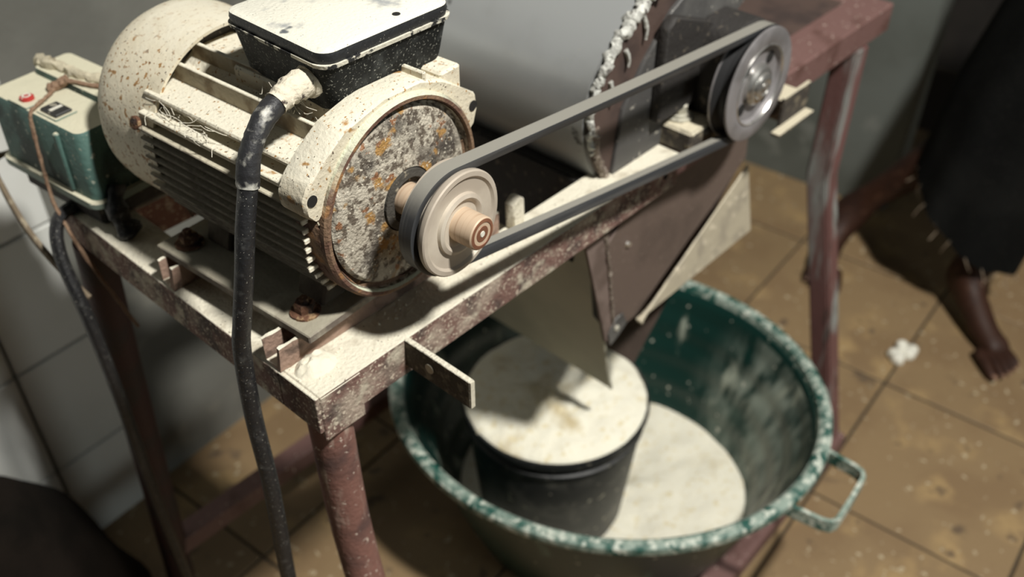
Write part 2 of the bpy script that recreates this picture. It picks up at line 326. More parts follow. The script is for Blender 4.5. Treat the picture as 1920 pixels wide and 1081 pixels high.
# right wall and the dark passage beside it
bm = bm_new(); box(bm, WX, WX + .10, .486, WY + .1, -.05, 1.6); room(bm); structure(finish(bm, 'wall_right', 'plaster2'))
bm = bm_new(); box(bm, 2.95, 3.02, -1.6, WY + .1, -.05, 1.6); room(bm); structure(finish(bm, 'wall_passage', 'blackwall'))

# ------------------------------------------------------------------ the steel stand
H = .80
fr = thing('mill_stand', 'rust-red welded steel stand under the motor and drum, rails thick with flour', 'stand', (.80, .55, 0))
def lrail_x(bm, x0, x1, y, z, w, h, t=.005):      # angle iron along X, outer edge at y
    prism(bm, [(y, z), (y + w, z), (y + w, z - t), (y + t, z - t), (y + t, z - h), (y, z - h)], 'x', x0, x1, .0009)
bm = bm_new(); lrail_x(bm, .302, .800, .482, H, .048, .040); box(bm, .3025, .345, .4815, .486, H - .052, H - .002, .001)
box(bm, .796, .800, .484, .528, H - .038, H - .002)
rail = part('front_rail', bm, 'rail_dusty', fr); rail['label'] = 'front rail with flour on its flat top'
bm = bm_new(); lathe(bm, [(.0032, 0), (.0032, .002)], (.776, .4825, .781), (0, -1, 0), 14); part('bolt_hole', bm, 'hole', fr)
bm = bm_new(); prism(bm, [(.302, H), (.344, H), (.344, H - .005), (.307, H - .005), (.307, H - .040), (.298, H - .040), (.298, H - .001)], 'y', .5305, .885, .0008)
box(bm, .2981, .3020, .4822, .5305, H - .040, H - .0006, .0006)
lr = part('left_rail', bm, 'rail_dusty', fr)
bm = bm_new(); prism(bm, [(.490, H - .001), (.545, H - .001), (.545, H - .042), (.490, H - .042)], 'x', .802, 1.335, .002)
rr = part('front_rail', bm, 'redpaint', fr); rr['label'] = 'bare red far end of the front rail'
bm = bm_new(); box(bm, .96, 1.335, .546, .66, H - .008, H - .002, .001); part('top_plate', bm, 'brownplate', fr)  # red rail plate turned brown; the hopper's shade is put into the colour
bm = bm_new(); box(bm, .345, 1.29, .825, .865, H - .042, H - .001, .0015); part('rear_rail', bm, 'frame', fr)
bm = bm_new(); box(bm, 1.29, 1.335, .545, .865, H - .042, H - .001, .0015); part('side_rail', bm, 'redpaint', fr)
bm = bm_new()
tube(bm, [(.322, .504, H - .046), (.326, .498, .55), (.330, .44, .2), (.332, .405, .0)], .019, 20, 6)
part('leg', bm, 'leg', fr)
bm = bm_new(); tube(bm, [(.310, .866, H - .041), (.311, .902, .54), (.313, .938, .30), (.316, .985, .0)], .0195, 20, 4); part('leg', bm, 'shaded_leg', fr)
def sqtube(bm, pts, w, d):
    rings = []
    for p in pts:
        p = Vector(p); rings.append([p + Vector((sx * w, sy * d, 0)) for sx, sy in ((-1, -1), (1, -1), (1, 1), (-1, 1))])
    loft(bm, rings)
    bmesh.ops.bevel(bm, geom=[e for e in bm.edges], offset=.003, segments=2, affect='EDGES')
bm = bm_new(); sqtube(bm, [(1.262, .507, H - .043), (1.262, .507, .545), (1.275, .385, 0.0)], .018, .018)
lg = part('leg', bm, 'worn_leg', fr); lg['label'] = 'bent far leg with paint worn to grey'
bm = bm_new(); sqtube(bm, [(1.31, .847, H - .043), (1.312, .90, .54), (1.315, .985, 0)], .018, .018); part('leg', bm, 'shaded_leg', fr)
# stretchers
d = Vector((1.28, .383, 0)) - Vector((.33, .355, 0))
bm = bm_new(); loft(bm, [[Vector((x, y + dy, z)) for dy, z in ((-.02, .001), (.02, .001), (.02, .036), (-.02, .036))] for x, y in ((.335, .355), (1.296, .384))])
bmesh.ops.bevel(bm, geom=bm.edges[:], offset=.002, segments=1, affect='EDGES'); part('stretcher', bm, 'redpaint', fr)
bm = bm_new(); box(bm, .320, 1.305, .945, .977, .135, .168, .002); part('stretcher', bm, 'redpaint', fr)
# cross channels that carry the motor plate
def channel(y0, y1, seed):
    bm = bm_new()
    z0, z1, t = H + .0005, H + .0245, .0032
    prof = [(y0, z1), (y0 + t, z1), (y0 + t + .001, z0 + t), (y1 - t - .001, z0 + t), (y1 - t, z1), (y1, z1), (y1, z0), (y0, z0)]
    xs = [.300, .304, .309, .315, .322, .335, .42, .56]
    rings = []
    for i, x in enumerate(xs):
        rings.append([Vector((x + (random.uniform(-.0018, .0018) if i < 2 else 0), a + random.uniform(-.0005, .0005), b + (random.uniform(-.0012, .0008) if b > z0 + .01 and i < 6 else 0))) for a, b in prof])
    loft(bm, rings); return bm
for y0, y1 in ((.5265, .5495), (.681, .703)):
    c = part('cross_channel', channel(y0, y1, 1), 'channel', fr); c['label'] = 'short floury channel under the motor plate'
# flour drifts against the channels
bm = bm_new()
bmesh.ops.create_grid(bm, x_segments=16, y_segments=12, size=1)
for v in bm.verts:
    x, y = v.co.x, v.co.y; h = max(0, 1 - (x * x + y * y)) ** .8 * (.010 + .006 * mnoise.noise(Vector((x * 3, y * 3, 1))))
    v.co = Vector((.324 + x * .020, .513 + y * .0145, H - .001 + h))
dr = part('flour_drift', bm, 'flour', fr); dr['kind'] = 'stuff'
bm = bm_new()
for k in range(150):
    if k % 2: p = Vector((random.uniform(.31, .56), random.uniform(.486, .526), H))
    else: p = Vector((random.uniform(.301, .338), random.uniform(.535, .80), H))
    r = bmesh.ops.create_icosphere(bm, subdivisions=1, radius=random.choice((.0006, .0008, .0011, .0015)))
    for v in r['verts']: v.co = v.co * random.uniform(.7, 1.3) + p
dr2 = part('flour_crumbs', bm, 'flour', fr); dr2['kind'] = 'stuff'
bm = bm_new(); prism(bm, [(.572, H), (.5885, H), (.587, .832), (.579, .836), (.5705, .829)], 'y', .5175, .5295, .0015); o = part('rail_stud', bm, 'channel_dust', fr); o['label'] = 'pale stub standing on the rail behind the pulley'
# bracket tabs sticking out of the front rail
def tab(x, y1, y0, z0, z1, t, hole=None, tilt=0):
    bm = bm_new(); box(bm, x, x + t, y0, y1, z0, z1, .0006)
    if tilt: bmesh.ops.rotate(bm, verts=bm.verts, cent=(x, y1, z1), matrix=Matrix.Rotation(tilt, 3, 'Z'))
    return bm
o = part('bracket_tab', tab(.394, .483, .405, .770, .800, .0055), 'bracket', fr); o['label'] = 'flat iron tab with a hole, sticking out of the front rail'
bm = bm_new(); lathe(bm, [(.0048, 0), (.0048, .0008)], (.394, .452, .7855), (-1, 0, 0), 18); part('tab_hole', bm, 'brkend', o)
bm = bm_new(); box(bm, .3945, .399, .4040, .4049, .7705, .7995); part('cut_end', bm, 'brkend', o)
bm = bm_new(); box(bm, .985, 1.047, .4600, .4645, .760, .799, .0006); box(bm, .965, 1.047, .4490, .4610, .7585, .7630, .0006); box(bm, .995, 1.035, .4640, .4905, .762, .790, .0006)
o = part('bracket_tab', bm, 'dusty_iron', fr); o['label'] = 'dark angle tab with a floury ledge behind the far pulley'

# ------------------------------------------------------------------ electric motor (local axes: shaft towards -y, axis height .095)
mo = thing('electric_motor', 'cream electric motor with rust spots, finned body and flour on top', 'motor', (.425, .507, .825), R(4))
ZC = .095
bm = bm_new(); box(bm, -.103, .103, .012, .212, 0, .008, .001); lpart('base_plate', bm, 'plate', mo)
for x in (-.083, .083):
    for y in (.038, .190):
        bm = bm_new(); lathe(bm, [(.013, 0), (.013, .002), (.011, .0025)], (x, y, .0079), (0, 0, 1), 20); hexnut(bm, (x, y, .0100), (0, 0, 1), .0088, .009)
        lathe(bm, [(.004, 0), (.004, .004)], (x, y, .019), (0, 0, 1), 10); rough_up(bm, .0008, 300)
        lpart('bolt', bm, 'rustbolt', mo)
for y0, y1 in ((.030, .062), (.150, .182)):
    for s in (-1, 1):
        bm = bm_new(); prism(bm, [(s * .03, .045), (s * .064, .032), (s * .070, .012), (s * .070, .0081), (s * .03, .0081)], 'y', y0, y1, .002)
        lpart('foot', bm, 'fin', mo)
def ring(prof, y0, y1, bev=.0015):
    bm = bm_new(); prism(bm, [(x, ZC + z) for x, z in prof], 'y', y0, y1, bev); return bm
# body shell: drum core with a stepped upper deck
core = [(-.062, .040), (-.062, .0475), (-.0765, .0490), (-.0765, .0540), (-.046, .0555), (-.032, .0635), (-.020, .0720), (.020, .0720), (.032, .0635), (.046, .0555), (.0765, .0540), (.0765, .0490), (.062, .0475), (.062, .040),
        (.063, .02), (.063, -.02), (.055, -.045), (.035, -.060), (0, -.066), (-.035, -.060), (-.055, -.045), (-.063, -.02), (-.063, .02)]
lpart('body', ring(core, .012, .215), 'motor', mo)
# wide ledge and thin cooling fins, each a piece of its own
def fin(x0, x1, z, t, y0, y1):
    bm = bm_new(); box(bm, min(x0, x1), max(x0, x1), y0, y1, ZC + z - t, ZC + z, .0007); return bm
fz = [.0285, .0197, .0110, .0022, -.0066, -.0155, -.0245, -.0335, -.0425, -.0515]
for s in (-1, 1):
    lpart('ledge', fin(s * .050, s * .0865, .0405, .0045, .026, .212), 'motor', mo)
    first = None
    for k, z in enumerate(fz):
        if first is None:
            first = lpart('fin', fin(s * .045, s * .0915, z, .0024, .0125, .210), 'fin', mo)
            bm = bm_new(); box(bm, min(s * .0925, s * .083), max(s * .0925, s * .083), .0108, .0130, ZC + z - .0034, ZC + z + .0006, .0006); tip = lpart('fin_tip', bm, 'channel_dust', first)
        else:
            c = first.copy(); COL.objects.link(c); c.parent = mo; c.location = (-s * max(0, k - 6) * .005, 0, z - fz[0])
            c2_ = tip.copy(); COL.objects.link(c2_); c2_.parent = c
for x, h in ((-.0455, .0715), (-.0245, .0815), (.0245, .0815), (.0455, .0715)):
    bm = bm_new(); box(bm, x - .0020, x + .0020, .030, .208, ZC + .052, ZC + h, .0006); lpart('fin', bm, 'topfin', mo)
# terminal box seat
bm = bm_new(); box(bm, -.030, .062, .030, .150, ZC + .060, ZC + .079, .002); lpart('box_seat', bm, 'motor', mo)
# end flange (squarish, with lugs) and end bell
fl = [(-.0885, .024), (-.0960, .030), (-.0975, .044), (-.0900, .056), (-.072, .068), (-.052, .0825), (-.010, .0895), (.030, .0895), (.056, .0795), (.080, .062), (.0945, .052), (.0965, .038), (.090, .026), (.086, .018), (.082, .030), (.066, .056), (.040, .077), (0, .0855), (-.040, .077), (-.066, .056), (-.082, .030), (-.0845, .020)]
lpart('flange', ring(fl, -.001, .028, .002), 'motor', mo)
fl2 = [(-.0840, .022), (-.0868, .020), (-.0872, .0), (-.0835, -.026), (-.0765, -.042), (-.0635, -.060), (-.035, -.0805), (0, -.0870), (.035, -.0805), (.052, -.0745), (.070, -.070), (.084, -.056), (.094, -.046), (.092, -.032), (.086, -.024), (.0880, 0), (.086, .018), (.084, .018), (.083, 0), (.080, -.022), (.058, -.058), (0, -.082), (-.058, -.058), (-.080, -.022), (-.083, 0)]
lpart('lower_flange', ring(fl2, .0, .026, .002), 'bellrim', mo)
bm = bm_new(); lathe(bm, [(.0868, -.010), (.0868, .004), (.0845, .0065), (.0815, .0065), (.0800, .003), (.0798, -.004), (.0868, -.0041)], (0, 0, ZC), (0, -1, 0), 72, closed=False, cap0=False, cap1=False)
lpart('bell_rim', bm, 'bellrim', mo)
bm = bm_new(); lathe(bm, [(.0797, .004), (.0797, -.0015), (.0770, -.002), (.0745, .0012), (.0725, .0030), (.050, .0055), (.030, .0075), (.0275, .008), (.0270, .004), (.001, .0035)], (0, 0, ZC), (0, -1, 0), 72, cap0=False)
lpart('end_bell', bm, 'bell', mo)
bm = bm_new(); lathe(bm, [(.0268, .003), (.0262, .0095), (.020, .0105), (.0185, .006), (.002, .006)], (0, 0, ZC), (0, -1, 0), 48); lpart('shaft_seal', bm, 'boss', mo)
for x, z, y in ((-.0895, .0425, -.0013), (.0895, .0425, -.0013), (.0850, -.044, -.0003)):
    bm = bm_new(); lathe(bm, [(.0046, 0), (.0046, .0006)], (x, y, ZC + z), (0, -1, 0), 18); lpart('bolt_hole', bm, 'hole', mo)
# fan cowl
bm = bm_new(); lathe(bm, [(.0868, .198), (.0895, .198), (.0900, .204), (.0905, .262), (.0885, .276), (.0820, .288), (.066, .294), (.045, .296), (.001, .296)], (0, 0, ZC), (0, 1, 0), 72, cap0=False, cap1=True)
lathe(bm, [(.0868, .198), (.0868, .26)], (0, 0, ZC), (0, 1, 0), 72, cap0=False, cap1=False)
lpart('fan_cowl', bm, 'cowl', mo)
bm = bm_new(); lathe(bm, [(.006, 0), (.006, .003), (.004, .004)], (-.0885, .214, ZC + .030), (-.94, 0, .33), 12); lpart('cowl_screw', bm, 'rustbolt', mo)
bm = bm_new(); lathe(bm, [(.084, 0), (.084, .004)], (0, .214, ZC), (0, 1, 0), 48); lpart('fan_housing', bm, 'boss', mo)
# motor pulley and shaft
bm = bm_new(); lathe(bm, [(.0137, -.012), (.0137, .048)], (0, 0, ZC), (0, -1, 0), 36); lpart('shaft', bm, 'hubpale', mo)
bm = bm_new()
lathe(bm, [(.012, .0400), (.0445, .0400), (.0460, .0412), (.0460, .0432), (.0385, .0480), (.0385, .0540), (.0437, .0588), (.0443, .0600), (.0443, .0635), (.0432, .0645), (.0395, .0648), (.0375, .0628), (.0285, .0622), (.0262, .0622), (.0255, .0650), (.0225, .0662), (.0210, .0655), (.0190, .0632), (.012, .0630)], (0, 0, ZC), (0, -1, 0), 72)
pul = lpart('pulley', bm, 'pulley', mo)
bm = bm_new(); lathe(bm, [(.0139, .060), (.0139, .0836), (.0130, .0846), (.0126, .0846)], (0, 0, ZC), (0, -1, 0), 40); hub = lpart('hub', bm, 'hubpale', pul)
bm = bm_new(); lathe(bm, [(.0130, .080), (.0127, .0848), (.0100, .0851), (.0096, .0842), (.0070, .0842), (.0066, .0849), (.0030, .0849), (.0028, .0835), (.001, .0835)], (0, 0, ZC), (0, -1, 0), 40); lpart('shaft_end', bm, 'shaft', pul)
bm = bm_new(); lathe(bm, [(.0024, .0838), (.0024, .0853)], (0, 0, ZC), (0, -1, 0), 16); lpart('centre_mark', bm, 'white', pul)
# terminal box (in motor coordinates; turned back square to the stand)
def rrect(x0, x1, y0, y1, r, z, n=6, rz=-R(4)):
    pts = []
    for cx, cy, a0 in ((x1 - r, y1 - r, 0), (x0 + r, y1 - r, 90), (x0 + r, y0 + r, 180), (x1 - r, y0 + r, 270)):
        for k in range(n + 1):
            a = R(a0 + 90 * k / n); pts.append(Vector((cx + r * math.cos(a), cy + r * math.sin(a), z)))
    return pts
def tb(x0, x1, y0, y1, r, zz):       # world rectangle -> motor local ring
    out = []
    mi = Matrix.Rotation(-R(4), 3, 'Z')
    for p in rrect(x0, x1, y0, y1, r, zz): out.append(mi @ (p - Vector((.425, .507, .825))))
    return out
bm = bm_new()
loft(bm, [tb(.393, .492, .538, .648, .014, .994), tb(.3905, .503, .5345, .648, .014, .9985), tb(.389, .507, .533, .647, .014, 1.006), tb(.382, .508, .527, .644, .012, 1.034), tb(.3815, .5075, .5265, .6445, .012, 1.0385)])
tbx = lpart('terminal_box', bm, 'tbox', mo)
bm = bm_new(); loft(bm, [tb(.3790, .5105, .5240, .6470, .013, 1.0382), tb(.3785, .511, .5235, .6475, .013, 1.0412)]); lpart('gasket', bm, 'dustline', tbx)
bm = bm_new(); loft(bm, [tb(.3805, .5085, .5255, .6455, .013, 1.0408), tb(.3795, .5095, .5245, .6465, .013, 1.0460), tb(.3805, .5085, .5255, .6455, .012, 1.0500), tb(.3835, .5055, .5285, .6425, .010, 1.0512)])
lid = lpart('box_lid', bm, 'tlid', tbx)
mi = Matrix.Rotation(-R(4), 3, 'Z')
for wx, wy in ((.462, .5345),):
    p = mi @ (Vector((wx, wy + .004, 1.0509)) - Vector((.425, .507, .825)))
    bm = bm_new(); lathe(bm, [(.0032, 0), (.0032, .0007)], p, (0, 0, 1), 16); h = lpart('screw_hole', bm, 'hole', tbx)
# lifting notch block on the flange top
bm = bm_new(); box(bm, .034, .038, .000, .026, ZC + .080, ZC + .0935, .001); box(bm, .056, .080, .002, .026, ZC + .055, ZC + .0835, .002); lpart('lug_block', bm, 'motor', mo)
# cobweb strands caught in the fins
bm = bm_new()
for k in range(46):
    y = random.uniform(.10, .20); x = -.080 + random.uniform(-.008, .012); z = ZC + .047 + random.uniform(-.004, .006)
    p = Vector((x, y, z)); q = p + Vector((random.uniform(-.014, .010), random.uniform(-.02, .02), random.uniform(-.012, .012)))
    m_ = (p + q) / 2 + Vector((0, random.uniform(-.006, .006), random.uniform(-.006, .002)))
    tube(bm, [p, m_, q], .00026, 4, 4)
for k in range(14):
    p = Vector((random.uniform(-.05, -.03), random.uniform(.03, .10), ZC + random.uniform(.07, .082))); q = p + Vector((random.uniform(-.012, .02), random.uniform(-.02, .02), random.uniform(-.004, .014)))
    tube(bm, [p, (p + q) / 2 + Vector((0, 0, -.003)), q], .00020, 4, 4)
c = lpart('cobweb', bm, 'cobweb', mo); c['kind'] = 'stuff'

# ------------------------------------------------------------------ power cable of the motor
pc = thing('power_cable', 'thick black cable hanging from the terminal box past the left rail', 'cable', (.27, .54, 0))
gpts = [(.386, .552, 1.021), (.366, .549, 1.022), (.349, .546, 1.018)]
bm = bm_new(); tube(bm, gpts, lambda t: .0118 - .0028 * t + .0006 * math.sin(t * 26), 18, 10, .05); part('gland', bm, 'gland', pc)
bm = bm_new(); lathe(bm, [(.0125, 0), (.0130, .002), (.0130, .006), (.0120, .008)], (.3885, .5525, 1.0205), (-1, -.12, .05), 12); part('gland_nut', bm, 'gland', pc)
c1 = [(.350, .5462, 1.0185), (.336, .543, 1.0135), (.324, .540, 1.004), (.3145, .538, .990), (.3085, .536, .972)]
bm = bm_new(); tube(bm, c1, lambda t: .0083 + .0004 * math.sin(t * 9), 16, 8, .04); part('taped_end', bm, 'cable_end', pc)
c2 = [(.3095, .5362, .975), (.297, .532, .942), (.289, .531, .910), (.281, .536, .864), (.2775, .541, .83), (.274, .541, .76), (.272, .536, .672), (.270, .541, .534), (.268, .545, .36), (.266, .53, .14), (.272, .49, .03), (.31, .42, .0085), (.42, .30, .008), (.52, .18, .008)]
bm = bm_new(); tube(bm, c2, .0074, 16, 10); part('sheath', bm, 'rubber', pc)

# ------------------------------------------------------------------ grinding drum
dm = thing('grinding_drum', 'grey steel mill drum with a ragged silver sealant seam, behind the motor', 'mill', (.80, .66, H))
outline = [(.704, .795), (.688, .822), (.679, .850), (.677, .878), (.682, .903), (.692, .922), (.708, .940), (.728, .957), (.752, .973), (.778, .986), (.81, .996), (.85, 1.004), (.93, 1.020), (1.07, 1.06), (1.07, .972), (.99, .940), (.925, .905), (.905, .870), (.90, .795)]
def dense(pts, k):
    return [tuple(Vector(a).lerp(Vector(b), s / k)) for a, b in zip(pts, pts[1:] + pts[:1]) for s in range(k)]
ow = spline([(x, 0, z) for x, z in outline[:13]], 4); o2 = [(p.x, p.z) for p in ow] + outline[13:]
bm = bm_new(); prism(bm, o2, 'y', .522, .815); lpart_ = part('drum_shell', bm, 'drum', dm, sharp=50)
ins = [(.7085, .796), (.6935, .824), (.6850, .850), (.683, .878), (.688, .901), (.698, .919), (.713, .936), (.732, .952), (.755, .967), (.780, .980), (.812, .990), (.85, .998), (.93, 1.012), (1.06, 1.05), (1.06, .976), (.985, .944), (.92, .908), (.90, .872), (.895, .796)]
bm = bm_new(); prism(bm, ins, 'y', .514, .5225); part('cheek_plate', bm, 'brownplate', dm)
bm = bm_new(); prism(bm, [(.716, .800), (.727, .872), (.755, .910), (.796, .953), (.86, .985), (1.05, 1.04), (1.05, .976), (.985, .948), (.915, .908), (.897, .872), (.892, .800)], 'y', .509, .5145, .001)
part('stiffener_plate', bm, 'cheek', dm)
bm = bm_new(); sp = [(x + .004, .516 + random.uniform(-.003, .003), z) for x, z in [(p.x, p.z) for p in ow[6:-10]]]
tube(bm, sp, lambda t: .0030 + .0042 * min(1, max(0, (t - .30) * 2.2)) * (.6 + .4 * abs(math.sin(t * 37))), 10, 5, .12); rough_up(bm, .0028, 150); rough_up(bm, .0012, 480, 3)
part('seam_sealant', bm, 'sealant', dm)
for k, (x, z, l) in enumerate(((.700, .906, .020), (.722, .932, .014), (.748, .958, .02))):
    bm = bm_new(); tube(bm, [(x + .006, .513, z + .004), (x + .009, .5105, z - l * .5), (x + .008, .510, z - l)], lambda t: .0028 * (1 - .5 * t), 8, 4, .2); part('sealant_run', bm, 'sealant', dm)
bm = bm_new(); tube(bm, [(x + .006, .514, z) for x, z in ((.705, .798), (.693, .818), (.6835, .842), (.682, .866))], lambda t: .0036 + .0015 * abs(math.sin(t * 31)), 8, 8, .25); rough_up(bm, .0018, 300); part('weld_bead', bm, 'weld', dm)
# lower throat between the rails, coloured dark for the drum's shadow
bm = bm_new(); box(bm, .684, .688, .532, .822, .690, .797, .0008); part('shade_skirt', bm, 'iron', dm)  # added dark sheet stands in for the shadow under the drum
bm = bm_new(); prism(bm, [(.690, .797), (.90, .797), (.97, .758), (.690, .758)], 'y', .5305, .822, .001); part('throat', bm, 'iron', dm)
# bearing
bm = bm_new(); box(bm, .800, .925, .470, .536, H, .8275, .003); part('bearing_base', bm, 'dusty_iron', dm)
bm = bm_new(); prism(bm, [(.842, .8276), (.842, .905), (.850, .922), (.865, .93), (.895, .93), (.910, .922), (.918, .905), (.918, .8276)], 'y', .462, .5085, .003); part('bearing_housing', bm, 'iron', dm)
bm = bm_new(); prism(bm, [(.774, .84), (.774, .945), (.788, .955), (.872, .922), (.872, .84)], 'y', .496, .5088, .002); part('bearing_guard', bm, 'iron', dm)
for x in (.823,):
    bm = bm_new(); lathe(bm, [(.016, 0), (.016, .003), (.0145, .0035), (.0125, .0036), (.0125, .0062), (.0115, .0066)], (x, .503, .8275), (0, 0, 1), 24); part('washer', bm, 'greybolt', dm)
    bm = bm_new(); hexnut(bm, (x, .503, .8340), (0, 0, 1), .0095, .0105); part('bolt', bm, 'greybolt', dm)
# mill pulley
PX, PZ, PY = .880, .864, .443
bm = bm_new(); lathe(bm, [(.011, 0), (.011, .085)], (PX, PY - .004, PZ), (0, 1, 0), 24); part('drum_shaft', bm, 'silver', dm)
bm = bm_new()
lathe(bm, [(.012, .024), (.0610, .024), (.0640, .0225), (.0640, .0205), (.0545, .0150), (.0545, .0090), (.0625, .0035), (.0635, .002), (.0632, .0002), (.0615, -.0006), (.0450, -.0006), (.0430, .0004), (.0415, .0050), (.0220, .0058), (.012, .0058)], (PX, PY, PZ), (0, 1, 0), 80)
p2 = part('pulley', bm, 'pulley2', dm)
bm = bm_new(); lathe(bm, [(.0638, .0200), (.0552, .0148), (.0552, .0092), (.0628, .0040)], (PX, PY, PZ), (0, 1, 0), 80, cap0=False, cap1=False); part('groove', bm, 'groove', p2)
bm = bm_new(); lathe(bm, [(.0432, .0006), (.0444, -.0016), (.0452, -.0012), (.0455, .0002)], (PX, PY, PZ), (0, 1, 0), 80, cap0=False, cap1=False); part('face_ring', bm, 'silver', p2)
bm = bm_new(); lathe(bm, [(.0235, .0060), (.0230, .001), (.0200, -.0022), (.0150, -.0030), (.0140, -.0060), (.0095, -.0075), (.0085, -.0062), (.0040, -.0062), (.0036, -.0080), (.001, -.0080)], (PX, PY, PZ), (0, 1, 0), 48); part('hub', bm, 'silver', p2)
for k in range(4):
    a = R(45 + 90 * k); bm = bm_new()
    lathe(bm, [(.0070, 0), (.0070, .0006)], (PX + .0325 * math.cos(a), PY + .00535, PZ + .0325 * math.sin(a)), (0, -1, 0), 18); part('web_hole', bm, 'hole', p2)

# ------------------------------------------------------------------ drive belt around both pulleys
mp = Matrix.Rotation(R(4), 3, 'Z') @ Vector((0, -.0510, 0)) + Vector((.425, .507, .92))
c1 = Vector((mp.x, mp.z)); y1 = mp.y; r1 = .0455
c2 = Vector((PX, PZ)); y2 = PY + .012; r2 = .0628
dv = c2 - c1; L_ = dv.length; base = math.atan2(dv.y, dv.x); al = math.acos((r1 - r2) / L_)
ptsb = []
for k in range(41):                                 # round the motor pulley
    a = base + al + (2 * math.pi - 2 * al) * k / 40; ptsb.append((c1 + Vector((math.cos(a), math.sin(a))) * r1, y1, Vector((math.cos(a), math.sin(a)))))
def straight(pa, pb, n=14):
    for k in range(1, n):
        t = k / n; sag = -.0015 * math.sin(math.pi * t)
        ptsb.append((pa[0].lerp(pb[0], t) + Vector((0, sag)), pa[1] + (pb[1] - pa[1]) * t, pa[2].lerp(pb[2], t).normalized()))
arc2 = []
for k in range(41):
    a = base - al + 2 * al * k / 40; arc2.append((c2 + Vector((math.cos(a), math.sin(a))) * r2, y2, Vector((math.cos(a), math.sin(a)))))
straight(ptsb[40], arc2[0]); ptsb += arc2; straight(arc2[-1], ptsb[0])
bm = bm_new(); rings = []
for c, y, n in ptsb:
    def q(dr, dy): w = c + n * dr; return Vector((w.x, y + dy, w.y))
    rings.append([q(.0012, -.0066), q(.0012, .0066), q(0, .0070), q(-.0080, .0040), q(-.0080, -.0040), q(0, -.0070)])
loft(bm, rings, closed=True)
tag(finish(bm, 'drive_belt', 'belt', sharp=40), 'grey rubber V-belt stretched between the motor pulley and the drum pulley', 'belt')

# ------------------------------------------------------------------ discharge funnel under the drum
fn = thing('discharge_funnel', 'brown sheet-steel funnel hanging under the drum above the pail', 'funnel', (.80, .62, .39))
bm = bm_new(); prism(bm, [(.660, .757), (.985, .757), (.990, .700), (.775, .5735), (.712, .5735)], 'y', .500, .5025); part('front_panel', bm, 'funnel', fn)
bm = bm_new(); prism(bm, [(.657, .756), (.6905, .756), (.7235, .590), (.711, .5735)], 'y', .4965, .5002); part('edge_strip', bm, 'funnelstrip', fn)
bm = bm_new(); tube(bm, [(.691, .496, .752), (.700, .496, .71), (.712, .496, .65), (.7225, .496, .592)], lambda t: .0018 + .0012 * abs(math.sin(t * 40)), 7, 12, .3); part('weld_bead', bm, 'weld', fn)
bm = bm_new(); tube(bm, [(.692, .4985, .715), (.72, .4985, .738), (.745, .4985, .7565)], .0016, 6, 6, .3); part('weld_bead', bm, 'funnelstrip', fn)
bm = bm_new(); prism(bm, [(.7235, .604), (.712, .586), (.7165, .566), (.731, .572), (.748, .583), (.738, .604)], 'y', .4935, .4965, .0008); cl = part('corner_clip', bm, 'cheek', fn)
bm = bm_new(); lathe(bm, [(.0042, 0), (.0038, .0016), (.002, .0022)], (.7265, .4937, .588), (0, -1, 0), 12); part('rivet', bm, 'greybolt', cl)
bm = bm_new(); lathe(bm, [(.004, 0), (.0035, .003)], (.742, .4998, .700), (0, -1, 0), 8); rough_up(bm, .002, 200); part('weld_blob', bm, 'silver', fn)
# flap on the right slanted edge
bm = bm_new(); sheet(bm, [(.777, .492, .572), (.994, .496, .688), (1.001, .480, .591)], .0022); part('side_flap', bm, 'flap', fn)
bm = bm_new(); tube(bm, [(.771, .492, .570), (.80, .492, .585), (.88, .494, .628), (.992, .496, .689)], lambda t: .0050 - .0032 * min(1, t * 2.5), 8, 8, .15); part('flap_edge', bm, 'flap', fn)
# left wall reaching down to the pail, right and back walls
def lw(y, z): return Vector((.806 - .243 * (z - .391), y, z))
bm = bm_new(); sheet(bm, [lw(.55, .757), lw(.55, .40), lw(.548, .391), lw(.79, .391), lw(.79, .757)], .0025, (1, 0, .2)); part('spout_wall', bm, 'spout', fn)
bm = bm_new(); tube(bm, [lw(.549, .66), lw(.549, .52), lw(.549, .45), lw(.548, .392)], .0022, 6, 6, .4); part('spout_edge', bm, 'spout', fn)
bm = bm_new(); sheet(bm, [(.712, .505, .757), (.735, .505, .56), (.752, .548, .56), (.722, .548, .757)], .002); part('throat_strip', bm, 'iron', fn)
for k in range(6):
    z = .735 - .03 * k; bm = bm_new(); lathe(bm, [(.0038, 0), (.003, .003), (.001, .004)], (.714 + .0032 * k, .5155, z), (-1, -.3, 0), 8); rough_up(bm, .0015, 250, k); part('weld_blob', bm, 'weld', fn)
bm = bm_new(); sheet(bm, [(.99, .503, .757), (.99, .503, .70), (.86, .55, .40), (.86, .79, .40), (.99, .79, .757)], .0025); part('spout_wall', bm, 'funnel', fn)
bm = bm_new(); sheet(bm, [(.71, .79, .757), (.99, .79, .757), (.86, .79, .40), (.808, .79, .40)], .0025, (0, -1, 0)); part('spout_wall', bm, 'funnel', fn)

# ------------------------------------------------------------------ starter switch box on the far end of the left rail
st = thing('starter_switch', 'teal enamelled motor starter box with red and black buttons, tied with string', 'switch', (.3045, .805, .80), R(6))
bm = bm_new(); box(bm, .006, .094, .012, .14, .001, .0302, .003); lpart('mounting_bracket', bm, 'iron', st)
bm = bm_new(); loft(bm, [rrect(-.006, .101, -.006, .153, .012, .030), rrect(-.006, .101, -.006, .153, .012, .0375)]); bmesh.ops.bevel(bm, geom=bm.edges[:], offset=.0012, segments=1, affect='EDGES'); lpart('box_base', bm, 'starter_rim', st)
bm = bm_new(); loft(bm, [rrect(-.001, .095, -.001, .148, .009, .0376), rrect(.000, .094, .000, .147, .009, .104), rrect(.002, .092, .002, .145, .008, .1075)]); lpart('box_cover', bm, 'starter', st)
bm = bm_new(); box(bm, -.0042, .002, .030, .036, .040, .101, .0012); lpart('cover_rib', bm, 'starter', st)
